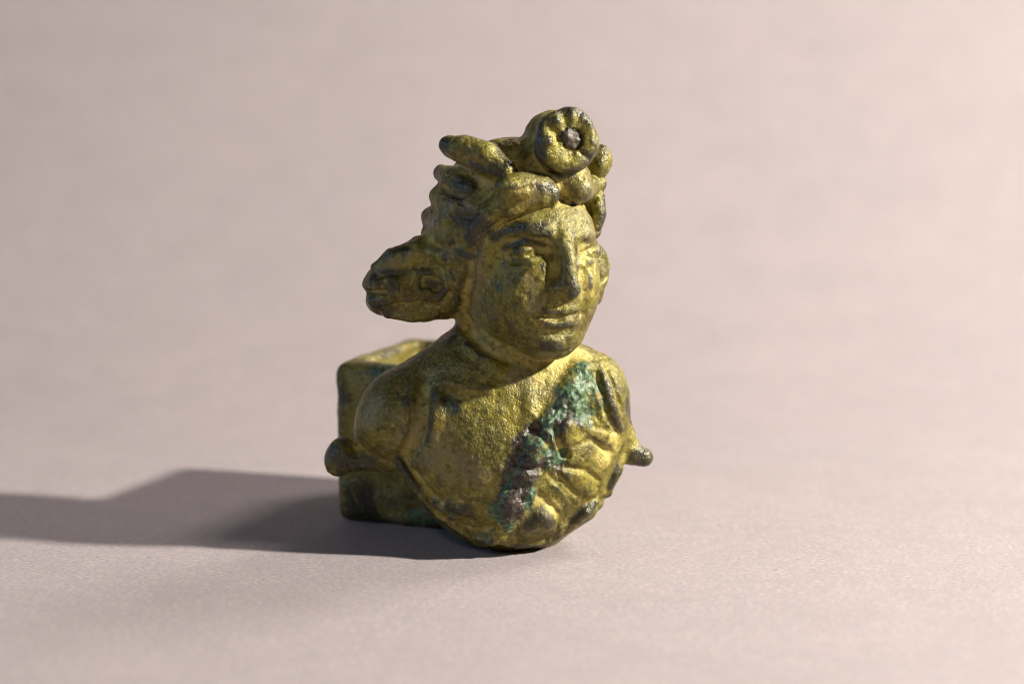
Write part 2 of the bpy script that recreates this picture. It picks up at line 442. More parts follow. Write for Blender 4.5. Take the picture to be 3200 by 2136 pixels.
# hair: rolls over the brow, strands swept back, locks at the crown
LOCKS = []
def lock(pts, rad, sink=0.02, k=0.05):
    lab = LOCK0 + len(LOCKS); LOCKS.append(lab)
    F.chain([F.surf(a, b) + FWD * (s_ if np.ndim(sink) else sink) for (a, b), s_ in zip(pts, sink if np.ndim(sink) else [0] * len(pts))], [r * px for r in rad], k=k, lab=lab)
def at(p, ref, dy=0.0):
    return Q(p[0], p[1], F.surf(*ref)[1] + dy)
def lock3(pts, rad, k=0.05):
    lab = LOCK0 + len(LOCKS); LOCKS.append(lab)
    F.chain(pts, [r * px for r in rad], k=k, lab=lab)
# left side, strands fanning back from the temple
lock([(1380, 540), (1420, 558), (1470, 590)], (26, 40, 30), 0.05, 0.06)
lock([(1376, 612), (1440, 640), (1506, 672)], (36, 56, 38), 0.15, 0.09)
lock([(1348, 678), (1410, 690), (1486, 712)], (34, 46, 30), 0.13, 0.09)
lock([(1346, 728), (1410, 740), (1482, 742)], (30, 34, 24), 0.10, 0.07)
lock([(1366, 796), (1425, 800), (1478, 786)], (30, 42, 24), 0.14, 0.08)
lock([(1395, 868), (1432, 866), (1470, 840)], (26, 34, 22), 0.10, 0.08)
lock([(1412, 945), (1445, 935)], (30, 26), 0.08)
F.ell(Q(1600, 524, 0.0), (0.52, 0.6, 0.36), k=0.06, lab=HAIR)
F.brush(F.S([(1350, 655), (1420, 672), (1500, 684)]), 0.05, -0.03)
F.brush(F.S([(1345, 768), (1420, 766), (1485, 750)]), 0.05, -0.03)
F.brush(F.S([(1385, 580), (1410, 605), (1440, 612)]), 0.07, -0.07)
# rolls above the forehead, standing proud of it
lock3([at((1478, 760), (1510, 770), 0.10), at((1492, 712), (1530, 730), 0.08), at((1540, 660), (1565, 700), 0.06), at((1600, 626), (1635, 676), 0.06)],
      (18, 26, 36, 48), 0.06)
lock3([at((1590, 626), (1635, 676), 0.08), at((1645, 602), (1680, 655), 0.06), at((1688, 598), (1705, 650), 0.04), at((1718, 604), (1724, 648), 0.02)], (46, 54, 48, 34), 0.10)
lock3([at((1806, 590), (1800, 645), 0.04), at((1850, 582), (1850, 640), 0.08)], (46, 42), 0.06)
F.brush([at((1766, 606), (1766, 640), -0.05)], 0.10, -0.05)
F.brush(F.S([(1520, 722), (1570, 692), (1640, 668), (1720, 646)]), 0.045, -0.05)
F.brush(F.S([(1785, 638), (1830, 634), (1870, 626)]), 0.045, -0.05)
F.ell(Q(1872, 505, -0.10), (0.155, 0.2, 0.22), rot_axes(0, 0, 12), k=0.05, lab=LOCK0 + len(LOCKS)); LOCKS.append(LOCK0 + len(LOCKS))
lock3([Q(1868, 572, -0.12)], (28,), 0.03)
lock3([Q(1866, 618, -0.22), Q(1872, 668, -0.26), Q(1864, 706, -0.28)], (24, 24, 18), 0.02)
F.chain([Q(1850, 620, -0.1), Q(1850, 720, -0.1)], (0.14, 0.12), k=0.05, lab=HAIR)
lock([(1640, 470), (1560, 478), (1480, 506)], (40, 46, 40), 0.09)
# smooth web of hair between leaf and roll
F.ell(at((1606, 588), (1600, 636), 0.10), (0.24, 0.18, 0.15), rot_axes(20, 0, 12), k=0.10, lab=HAIR)
F.ell(at((1660, 572), (1680, 640), 0.14), (0.26, 0.2, 0.13), rot_axes(20, 0, 8), k=0.10, lab=HAIR)
F.ell(Q(1760, 556, -0.50), (0.34, 0.26, 0.26), k=0.05, lab=HAIR)
F.ell(Q(1690, 520, -0.40), (0.34, 0.3, 0.3), k=0.05, lab=HAIR)
F.brush(F.S([(1548, 590), (1556, 640)]), 0.05, -0.05)

def tool(lines, r=0.03, h=-0.03):
    for l in lines: F.brush(F.S(l), r, h)
tool([[(1392, 548), (1430, 568)], [(1386, 618), (1450, 640), (1500, 668)], [(1380, 600), (1440, 618)], [(1358, 690), (1420, 700)], [(1352, 738), (1420, 748), (1470, 742)],
      [(1510, 715), (1560, 668), (1620, 630)], [(1600, 600), (1660, 580)], [(1380, 806), (1430, 810)], [(1560, 470), (1620, 462)], [(1820, 560), (1860, 566)], [(1480, 540), (1540, 570)]])
# side tufts of bound hair behind the ears
TUFT = [(1460, 730), (1312, 735), (1280, 750), (1232, 774), (1185, 810), (1150, 847), (1134, 876), (1133, 896), (1146, 911), (1143, 940),
        (1152, 963), (1182, 982), (1225, 995), (1256, 998), (1270, 1006), (1310, 1008), (1350, 1003), (1375, 997), (1410, 992), (1470, 940)]
inflate(F, TUFT, 0.02, 0.34, 0.30, 0.30, k=0.06, lab=TUFTL, blur=1)
RT = [(1800, 755), (1872, 762), (1895, 788), (1904, 830), (1901, 870), (1888, 915), (1868, 952), (1800, 945)]
inflate(F, RT, 0.0, 0.2, 0.24, 0.22, k=0.03, lab=TUFTR, blur=1)
def tuft_detail():
    A = F
    def lobe(p, r, sink=0.07): A.chain(A.S(p, sink), [v * px for v in r], k=0.035, lab=TUFTL)
    lobe([(1180, 838), (1235, 806), (1300, 784)], (24, 38, 34), 0.09)
    lobe([(1290, 800), (1350, 790), (1400, 800)], (30, 32, 22), 0.08)
    lobe([(1228, 880), (1232, 912)], (30, 28), 0.05)
    lobe([(1168, 880), (1190, 884)], (22, 24), 0.06)
    lobe([(1168, 942), (1205, 938)], (22, 26), 0.05)
    lobe([(1215, 972), (1290, 978), (1360, 972)], (24, 30, 26), 0.07)
    lobe([(1270, 870), (1276, 930)], (22, 24), 0.06)
    A.brush(A.S([(1330, 880), (1362, 886)]), 0.13, -0.10)
    A.chain(A.S([(1306, 858), (1302, 900), (1326, 930), (1376, 926), (1400, 892), (1372, 850), (1312, 850)], 0.0), [0.036] * 7, k=0.04, lab=TUFTL)
    A.brush(A.S([(1332, 908), (1386, 882)]), 0.05, 0.05)
    A.brush(A.S([(1400, 840), (1428, 935)]), 0.06, 0.05)
    A.brush(A.S([(1146, 911), (1180, 910), (1206, 912)]), 0.05, -0.05)
    A.brush(A.S([(1180, 862), (1240, 850), (1305, 836)]), 0.05, -0.06)
    A.brush(A.S([(1190, 962), (1250, 950), (1310, 946)]), 0.045, -0.05)
tuft_detail()
for a in ((1886, 800, 1900, 830), (1880, 880, 1904, 850), (1872, 915, 1898, 900)):
    F.brush(F.S([a[:2], a[2:]]), 0.05, -0.035)

# wreath leaf, jutting out over the temple
L0, L1 = Q(1392, 452, -0.42), Q(1592, 532, -0.80)
lx = (L1 - L0) / np.linalg.norm(L1 - L0); ly = np.cross(np.array([0, 0, 1.0]), lx); ly /= np.linalg.norm(ly); lz = np.cross(lx, ly)
RL = np.stack([lx, ly, lz], 1)
F.chain([Q(1402, 452, -0.40), Q(1450, 466, -0.52), Q(1520, 492, -0.66), Q(1580, 528, -0.78)], (0.115, 0.165, 0.19, 0.125), k=0.04, lab=LEAF)
F.chain([Q(1420, 470, -0.36), Q(1560, 535, -0.60)], (0.10, 0.14), k=0.10, lab=LEAF)
F.brush([Q(1440, 490, -0.72), Q(1500, 515, -0.85), Q(1560, 545, -0.95)], 0.10, -0.05)
F.brush(F.S([(1535, 498), (1572, 522)]), 0.035, -0.04)

# rosette knob with a plugged hole
RC = Q(1771, 441, -0.80)
ra = np.array([0.22, -1.0, 0.06]); ra /= np.linalg.norm(ra)
rx_ = np.cross(ra, [0, 0, 1.0]); rx_ = -rx_ / np.linalg.norm(rx_); rz_ = np.cross(rx_, ra)
if rz_[2] < 0: rz_ = -rz_
def rp(u, v, t=0.0): return RC + rx_ * u + rz_ * v + ra * t
m = 0.75
s_, (X, Y, Z) = F.box(RC - m, RC + m)
t = (X - RC[0]) * ra[0] + (Y - RC[1]) * ra[1] + (Z - RC[2]) * ra[2]
u = (X - RC[0]) * rx_[0] + (Y - RC[1]) * rx_[1] + (Z - RC[2]) * rx_[2]
v = (X - RC[0]) * rz_[0] + (Y - RC[1]) * rz_[1] + (Z - RC[2]) * rz_[2]
rr = np.sqrt(u * u + v * v); an = np.arctan2(v, u)
rad = 0.405 + 0.012 * np.cos(5 * an + 0.6) + 0.01 * np.cos(3 * an + 2)
qx = rr - (rad - 0.15 + np.minimum(t, 0) * 0.30); qt = np.abs(t + 0.16) - (0.24 - 0.13)
D = np.sqrt(np.maximum(qx, 0) ** 2 + np.maximum(qt, 0) ** 2) + np.minimum(np.maximum(qx, qt), 0) - 0.15
F.join(s_, D.astype(F32), 0.03, ROS)
F.chain([RC - ra * 0.25, RC - ra * 0.75], (0.26, 0.34), k=0.12, lab=ROS)
for deg, r0, r1, wd, dp in ((98, .16, .36, .09, -.07), (64, .22, .40, .05, -.07), (-40, .18, .30, .05, -.05),
                        (-165, .22, .34, .06, -.05), (146, .16, .30, .09, -.06)):
    c, s1 = math.cos(math.radians(deg)), math.sin(math.radians(deg))
    F.brush([rp(r0 * c, r0 * s1, 0.09), rp(r1 * c, r1 * s1, 0.06)], (wd * 0.7, wd * 1.2), (dp * 0.4, dp * 0.6))
for deg, r0, wd, dp in ((180, .24, .12, .05), (-120, .27, .16, .04), (-65, .30, .13, .02), (-10, .30, .12, .03), (35, .33, .12, .03), (82, .36, .06, .03), (118, .30, .08, .04), (150, .34, .09, .04), (-30, .25, .06, .03)):
    c, s1 = math.cos(math.radians(deg)), math.sin(math.radians(deg))
    F.brush([rp(r0 * c, r0 * s1, 0.09)], wd, dp * 0.6)
F.brush([rp(0.16, 0.12, 0.1)], 0.18, -0.06)
F.brush([rp(0.04, 0.0, 0.1)], 0.26, -0.05)
F.brush([rp(-0.13, 0.05, 0.1)], 0.10, -0.06)
HC = rp(0.055, 0.015, 0.1)
F.chain([HC + ra * 0.1, HC - ra * 0.14], (0.142, 0.135), k=0.02, cut=True)
F.ell(HC - ra * 0.10 + rx_ * -0.01, (0.125, 0.10, 0.125), k=0.0, lab=CORE)
for a in range(12):
    th = a * math.pi / 6 + 0.2
    F.brush([HC + rx_ * 0.15 * math.cos(th) + rz_ * 0.15 * math.sin(th)], 0.06, 0.022 * (0.4 + _rng.rand()))

# pegs at either side
F.ell(Q(1062, 1424, 0.0), (0.165, 0.2, 0.25), rot_axes(0, 0, 18), k=0.05, lab=LUGL)
F.chain([Q(1066, 1436, 0.0), Q(1130, 1432, 0.0), Q(1215, 1436, 0.02)], (0.17, 0.15, 0.15), k=0.10, lab=LUGL)
F.chain([Q(2012, 1429, 0.04), Q(1972, 1420, 0.04), Q(1918, 1400, 0.05)], (0.118, 0.125, 0.19), k=0.05, lab=LUGR)
F.chain([Q(1940, 1350, 0.05), Q(1978, 1412, 0.04)], (0.14, 0.12), k=0.08, lab=LUGR)

def chest():
    A = F
    # hollow between arm and breast, edge of the breast muscle, collar
    A.brush(A.S([(1330, 1180), (1318, 1270), (1310, 1330), (1290, 1390), (1262, 1430)]), (0.16, 0.17, 0.17, 0.17, 0.14), (-0.05, -0.13, -0.15, -0.12, -0.05))
    A.brush(A.S([(1362, 1240), (1358, 1310), (1350, 1370)]), 0.15, 0.06)
    A.brush(A.S([(1480, 1330)]), 0.6, 0.05)
    A.brush(A.S([(1400, 1232), (1470, 1245), (1540, 1240)]), 0.13, (-0.02, -0.05, -0.03))
    A.brush(A.S([(1395, 1190), (1450, 1215), (1530, 1222)]), 0.12, 0.03)
    A.brush(A.S([(1460, 1080), (1500, 1115), (1560, 1160)]), 0.10, 0.03)
    A.brush(A.S([(1650, 1215), (1655, 1290), (1640, 1350)]), 0.12, (0.02, 0.04, 0.02))
    # the skin slung from the shoulder: raised band, crumpled
    band = [(1812, 1170), (1780, 1240), (1735, 1320), (1690, 1400), (1640, 1480), (1600, 1555), (1572, 1625)]
    A.chain(A.S(band, 0.14), (0.20, 0.24, 0.26, 0.26, 0.25, 0.24, 0.18), k=0.03, lab=DRAP)
    A.brush(A.S([(1738, 1345), (1752, 1405), (1775, 1425)]), (0.07, 0.08, 0.05), (-0.10, -0.20, -0.10))
    A.brush(A.S([(1675, 1330), (1700, 1372), (1725, 1410)]), 0.06, -0.08)
    A.brush(A.S([(1775, 1330), (1790, 1380)]), 0.16, 0.06)
    A.brush(A.S([(1720, 1440), (1690, 1470), (1612, 1448)]), 0.07, -0.05)
    A.brush(A.S([(1745, 1480), (1800, 1550)]), 0.06, -0.06)
    # folds fanning out over the breast
    folds = [([(1800, 1330), (1850, 1330), (1905, 1380)], 0.13, 0.05), ([(1775, 1440), (1840, 1425), (1890, 1450)], 0.13, 0.055),
             ([(1760, 1475), (1815, 1500), (1845, 1540)], 0.12, 0.055), ([(1700, 1530), (1750, 1520), (1785, 1560)], 0.12, 0.05),
             ([(1860, 1200), (1880, 1270), (1900, 1330)], 0.09, 0.04)]
    for p, r, h in folds:
        q = A.S(p); 
        L = A.lab
        A.brush(q, r, h * 0.45)
        for c in q:
            b, (X, Y, Z) = A.box(c - 0.2, c + 0.2); Lb = A.lab[b]; Lb[(Lb == FIG)] = DRAP
    for p, r, h in [([(1790, 1395), (1850, 1375), (1910, 1415)], 0.06, -0.07), ([(1770, 1460), (1830, 1470), (1875, 1505)], 0.055, -0.08),
                    ([(1712, 1478), (1770, 1535), (1790, 1568)], 0.055, -0.07), ([(1690, 1548), (1730, 1590), (1745, 1615)], 0.06, -0.05),
                    ([(1835, 1240), (1850, 1330), (1920, 1350)], 0.06, -0.03)]:
        A.brush(A.S(p), r, h * 0.75)
    # straps over the shoulder
    A.chain(A.S([(1868, 1140), (1892, 1200), (1912, 1270), (1934, 1340)], 0.03), (0.04, 0.06, 0.065, 0.05), k=0.05, lab=DRAP)
    A.brush(A.S([(1862, 1165), (1880, 1230), (1898, 1300), (1928, 1348)]), 0.06, -0.06)
    A.brush(A.S([(1896, 1160), (1925, 1230), (1945, 1290)]), 0.05, -0.04)
    # leaf calyx round the foot
chest()
CALYX = [([(1240, 1432), (1268, 1478), (1312, 1530)], (14, 26, 18)),
         ([(1372, 1568), (1420, 1586), (1475, 1592)], (22, 40, 24)),
         ([(1500, 1690), (1556, 1668), (1600, 1690)], (22, 30, 22)),
         ([(1640, 1645), (1690, 1612), (1735, 1648)], (28, 44, 24)),
         ([(1785, 1630), (1824, 1592), (1862, 1570)], (30, 40, 26)),
         ([(1895, 1535), (1922, 1470), (1938, 1440)], (20, 24, 16))]
for i, (p, r) in enumerate(CALYX):
    F.chain(F.S(p, (0.0, 0.04, 0.04, 0.085, 0.08, 0.02)[i]), [q * px for q in r], k=0.05, lab=CAL0 + i)
F.chain(F.S([(1256, 1456), (1288, 1508), (1330, 1562), (1376, 1610), (1424, 1646), (1480, 1676), (1540, 1692)], 0.0), [0.05, 0.06, 0.06, 0.065, 0.065, 0.06, 0.05], k=0.05, lab=FIG)
F.chain(F.S([(1620, 1700), (1700, 1690), (1766, 1654), (1830, 1600), (1880, 1540)], 0.01), [0.05, 0.06, 0.06, 0.06, 0.05], k=0.05, lab=FIG)
F.brush(F.S([(1300, 1480), (1350, 1545), (1420, 1612), (1510, 1650)]), 0.09, -0.05)
F.brush(F.S([(1395, 1600), (1410, 1640)]), 0.05, -0.04)
F.brush(F.S([(1560, 1640), (1556, 1700)]), 0.04, 0.04)
F.brush(F.S([(1745, 1630), (1730, 1690)]), 0.05, -0.05)
F.brush(F.S([(1868, 1520), (1878, 1560)]), 0.05, -0.06)
F.brush(F.S([(1340, 1560), (1440, 1640), (1520, 1650), (1560, 1640)]), 0.06, -0.03)
# groove where the cheek stands off hair and neck
F.brush(F.S([(1484, 775), (1466, 870), (1448, 965), (1458, 1022), (1512, 1088), (1590, 1128)]), (0.07, 0.10, 0.10, 0.10, 0.09, 0.07), (-0.05, -0.10, -0.12, -0.10, -0.07, -0.05))
# flat foot
F.f = np.maximum(F.f, (0.0 - F.ax[2])[None, None, :].astype(F32))
# nothing may hang behind: flat back
F.f = np.maximum(F.f, (F.ax[1] - 1.05)[None, :, None].astype(F32))

V, QD, LAB = nets(F)
V = smooth_verts(V, QD, 1, 0.5)
NN = vert_normals(V, QD)
# how far each spot stands proud of its surroundings (rubbed high spots) or lies sunk (caked earth)
OCC = np.clip(0.5 - F.f / (2 * VOX), 0, 1)
F3 = Field.__new__(Field); F3.lo, F3.vox, F3.n = F.lo, F.vox, F.n
F3.f = blur_field(OCC, max(2, int(0.06 / VOX))); CONV = 0.5 - F3.sample(V)
F3.f = blur_field(OCC, max(3, int(0.14 / VOX))); CONV2 = 0.5 - F3.sample(V)
del OCC; F3.f = None

def M_(strokes):
    out = np.zeros(len(V))
    for pts, r, *g in strokes:
        out = np.maximum(out, stroke_mask(V, F.S(pts), r) * (g[0] if g else 1.0))
    return out
DARK = M_(PATCH_DARK); GREEN = M_(PATCH_GREEN); BROWN = M_(PATCH_BROWN); PALE = M_(PATCH_PALE)
GREY = M_(PATCH_GREY)
BROWN[LAB == CORE] = 1

# cast and corroded surface
soft_ = np.where(LAB == FIG, 0.35, 1.0)
nz = soft_ * vnoise(V, 0.22, 1) * 0.010 + vnoise(V, 0.10, 2) * 0.006 + vnoise(V, 0.05, 3) * 0.004 - 0.012 * np.clip(vnoise(V, 0.06, 8) - 0.55, 0, 1) * 2
rough = np.clip(GREEN * 0.8 + BROWN * 1.1, 0, 1)
cor = vnoise(V, 0.17, 4) * 0.055 + vnoise(V, 0.08, 5) * 0.026 + vnoise(V, 0.042, 6) * 0.016
V = V + NN * (nz + cor * rough)[:, None]
V[:, 2] = np.maximum(V[:, 2], 0.0)
NN = vert_normals(V, QD)

# ------------------------------------------------------------------ materials
def nodes_of(name):
    m = bpy.data.materials.new(name); m.use_nodes = True
    nt = m.node_tree; b = nt.nodes["Principled BSDF"]
    return m, nt, b

def N_(nt, t, **kw):
    n = nt.nodes.new(t)
    for k, v in kw.items(): setattr(n, k, v)
    return n

def noise(nt, co, scale, detail=4, rough=0.6, dist=0.0):
    n = N_(nt, 'ShaderNodeTexNoise'); n.inputs['Scale'].default_value = scale; n.inputs['Detail'].default_value = detail
    n.inputs['Roughness'].default_value = rough; n.inputs['Distortion'].default_value = dist
    nt.links.new(co, n.inputs['Vector']); return n.outputs['Fac']

def ramp(nt, fac, lo, hi):
    n = N_(nt, 'ShaderNodeMapRange'); n.interpolation_type = 'SMOOTHSTEP'
    n.inputs['From Min'].default_value = lo; n.inputs['From Max'].default_value = hi
    nt.links.new(fac, n.inputs['Value']); return n.outputs['Result']

def math_(nt, op, a, b=None, clamp=False):
    n = N_(nt, 'ShaderNodeMath', operation=op); n.use_clamp = clamp
    for i, v in enumerate((a, b)):
        if v is None: continue
        if isinstance(v, (int, float)): n.inputs[i].default_value = v
        else: nt.links.new(v, n.inputs[i])
    return n.outputs[0]

def mix(nt, fac, a, b):
    n = N_(nt, 'ShaderNodeMix', data_type='RGBA')
    if isinstance(fac, (int, float)): n.inputs[0].default_value = fac
    else: nt.links.new(fac, n.inputs[0])
    for i, v in ((6, a), (7, b)):
        if isinstance(v, tuple): n.inputs[i].default_value = (*v, 1)
        else: nt.links.new(v, n.inputs[i])
    return n.outputs[2]

def mixf(nt, fac, a, b):
    n = N_(nt, 'ShaderNodeMix', data_type='FLOAT')
    nt.links.new(fac, n.inputs[0])
    for i, v in ((2, a), (3, b)):
        if isinstance(v, (int, float)): n.inputs[i].default_value = v
        else: nt.links.new(v, n.inputs[i])
    return n.outputs[0]

def bronze(name):
    m, nt, b = nodes_of(name)
    tc = N_(nt, 'ShaderNodeTexCoord').outputs['Object']
    def at(n):
        a = N_(nt, 'ShaderNodeAttribute'); a.attribute_name = n; return a.outputs['Fac']
    def patch(n, nz, amp=2.4, lo=0.15, hi=0.75):
        v = at(n)
        s = math_(nt, 'ADD', v, math_(nt, 'MULTIPLY', math_(nt, 'SUBTRACT', nz, 0.5), amp))
        return math_(nt, 'MULTIPLY', ramp(nt, s, lo, hi), ramp(nt, v, 0.0, 0.15))
    big = noise(nt, tc, 130, 5, 0.65, 0.6); mid = noise(nt, tc, 420, 4, 0.6, 0.3); fine = noise(nt, tc, 1900, 3, 0.7); grain = noise(nt, tc, 4600, 2, 0.6)
    spot = noise(nt, tc, 300, 6, 0.7, 0.8); spot2 = noise(nt, tc, 520, 5, 0.7, 0.5)
    c = mix(nt, ramp(nt, big, 0.38, 0.62), (0.205, 0.170, 0.018), (0.103, 0.090, 0.010))
    c = mix(nt, math_(nt, 'MULTIPLY', ramp(nt, noise(nt, tc, 210, 4, 0.6, 0.5), 0.50, 0.66), 0.65), c, (0.135, 0.080, 0.010))
    c = mix(nt, math_(nt, 'MULTIPLY', ramp(nt, noise(nt, tc, 170, 5, 0.65, 0.8), 0.52, 0.66), 0.6), c, (0.20, 0.175, 0.075))
    c = mix(nt, math_(nt, 'MULTIPLY', ramp(nt, mid, 0.44, 0.66), 0.65), c, (0.055, 0.046, 0.008))
    c = mix(nt, math_(nt, 'MULTIPLY', ramp(nt, fine, 0.48, 0.70), 0.42), c, (0.42, 0.35, 0.14))  # pale dusty flecks, with glints painted in as fine colour
    # pale earth caked in the hollows
    pale = math_(nt, 'MAXIMUM', patch('pale', mid), math_(nt, 'MULTIPLY', at('sunk'), ramp(nt, mid, 0.30, 0.62)))
    c = mix(nt, math_(nt, 'MULTIPLY', pale, 0.7), c, (0.45, 0.36, 0.09))
    grey = patch('grey', mid)
    c = mix(nt, math_(nt, 'MULTIPLY', grey, 0.6), c, (0.20, 0.17, 0.075))
    # dark patina, rubbed bright on the high spots, and darkened hollows of the tuft
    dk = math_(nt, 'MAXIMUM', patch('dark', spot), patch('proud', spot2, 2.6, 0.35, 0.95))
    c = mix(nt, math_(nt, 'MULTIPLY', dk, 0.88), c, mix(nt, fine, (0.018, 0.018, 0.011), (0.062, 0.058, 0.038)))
    dots = ramp(nt, noise(nt, tc, 700, 2, 0.5), 0.69, 0.76)
    c = mix(nt, math_(nt, 'MULTIPLY', dots, 0.7), c, (0.030, 0.026, 0.012))
    c = mix(nt, math_(nt, 'MULTIPLY', ramp(nt, noise(nt, tc, 1100, 3, 0.6), 0.53, 0.67), 0.55), c, (0.040, 0.034, 0.010))
    br = patch('brown', mid, 2.2, 0.16, 0.5)
    c = mix(nt, math_(nt, 'MULTIPLY', br, 0.95), c, mix(nt, ramp(nt, fine, .35, .65), (0.020, 0.014, 0.010), (0.080, 0.058, 0.040)))
    gr = patch('green', spot2, 3.2, 0.26, 0.66)
    c = mix(nt, math_(nt, 'MULTIPLY', gr, 0.9), c, mix(nt, ramp(nt, fine, .35, .65), (0.010, 0.034, 0.014), (0.085, 0.155, 0.072)))
    nt.links.new(c, b.inputs['Base Color'])
    crust = math_(nt, 'MAXIMUM', br, gr)
    nt.links.new(mixf(nt, crust, mixf(nt, pale, 0.38, 0.15), 0.05), b.inputs['Metallic'])
    ro = mixf(nt, dk, mixf(nt, mid, 0.31, 0.57), 0.26)
    nt.links.new(mixf(nt, pale, mixf(nt, crust, ro, 0.35), 0.55), b.inputs['Roughness'])
    hgt = math_(nt, 'ADD', math_(nt, 'MULTIPLY', mid, 1.6), fine)
    bp1 = N_(nt, 'ShaderNodeBump'); bp1.inputs['Strength'].default_value = 0.8; bp1.inputs['Distance'].default_value = 0.00020
    nt.links.new(hgt, bp1.inputs['Height'])
    bp2 = N_(nt, 'ShaderNodeBump'); bp2.inputs['Strength'].default_value = 0.7; bp2.inputs['Distance'].default_value = 0.00012
    nt.links.new(grain, bp2.inputs['Height']); nt.links.new(bp1.outputs[0], bp2.inputs['Normal'])
    nt.links.new(bp2.outputs[0], b.inputs['Normal'])
    return m
MB = bronze("weathered_bronze")

# ------------------------------------------------------------------ write the parts
root = bpy.data.objects.new("bronze_bust", None); sc.collection.objects.link(root)
root.empty_display_size = 0.01
root["label"] = "small weathered bronze bust of a wreathed figure with square socket behind its shoulder"
root["category"] = "bust"

def write(name, V, Qd, N, attrs, mat, parent):
    used, inv = np.unique(Qd, return_inverse=True)
    me = bpy.data.meshes.new(name)
    vv = (V[used] * CM).astype(F32)
    qd = inv.reshape(-1, 4).astype(np.int32)
    me.vertices.add(len(vv)); me.vertices.foreach_set("co", vv.ravel())
    me.loops.add(qd.size); me.loops.foreach_set("vertex_index", qd.ravel())
    me.polygons.add(len(qd)); me.polygons.foreach_set("loop_start", np.arange(0, qd.size, 4, dtype=np.int32))
    me.polygons.foreach_set("use_smooth", np.ones(len(qd), bool))
    me.update(calc_edges=True); me.validate()
    for k, a in attrs.items():
        at = me.attributes.new(k, 'FLOAT', 'POINT'); at.data.foreach_set("value", a[used].astype(F32))
    me.normals_split_custom_set_from_vertices(N[used].astype(F32))
    me.materials.append(mat)
    o = bpy.data.objects.new(name, me); sc.collection.objects.link(o); o.parent = parent
    return o

def sstep(x, a, b):
    t = np.clip((x - a) / (b - a), 0, 1); return t * t * (3 - 2 * t)
ATT = dict(proud=sstep(CONV, 0.045, 0.14) * 0.9, sunk=sstep(-CONV2, 0.0, 0.14), dark=DARK, green=GREEN, brown=BROWN, pale=PALE, grey=GREY)
# each face goes to the part most of its corners belong to
fl = np.sort(LAB[QD], axis=1)[:, 2]
names = {FIG: "figure", HAIR: "hair", LEAF: "wreath_leaf", ROS: "rosette", CORE: "iron_plug", TUFTL: "hair_tuft", TUFTR: "hair_tuft",
         DRAP: "drapery", LUGL: "peg", LUGR: "peg"}
OBJ = {}
for lab in [FIG, HAIR, LEAF, ROS, TUFTL, TUFTR, DRAP, LUGL, LUGR]:
    OBJ[lab] = write(names[lab], V, QD[(fl == lab) | ((fl == 0) if lab == FIG else False)], NN, ATT, MB, root)
for lab in LOCKS:
    s_ = fl == lab
    if s_.sum() > 20: write("lock", V, QD[s_], NN, ATT, MB, OBJ[HAIR])
for i in range(len(CALYX)):
    s_ = fl == CAL0 + i
    if s_.sum() > 20: write("calyx_leaf", V, QD[s_], NN, ATT, MB, root)
write("iron_plug", V, QD[fl == CORE], NN, ATT, MB, OBJ[ROS])["label"] = "rough brown iron plug in the hole"
OBJ[DRAP]["label"] = "corroded green and brown animal skin slung across the chest"

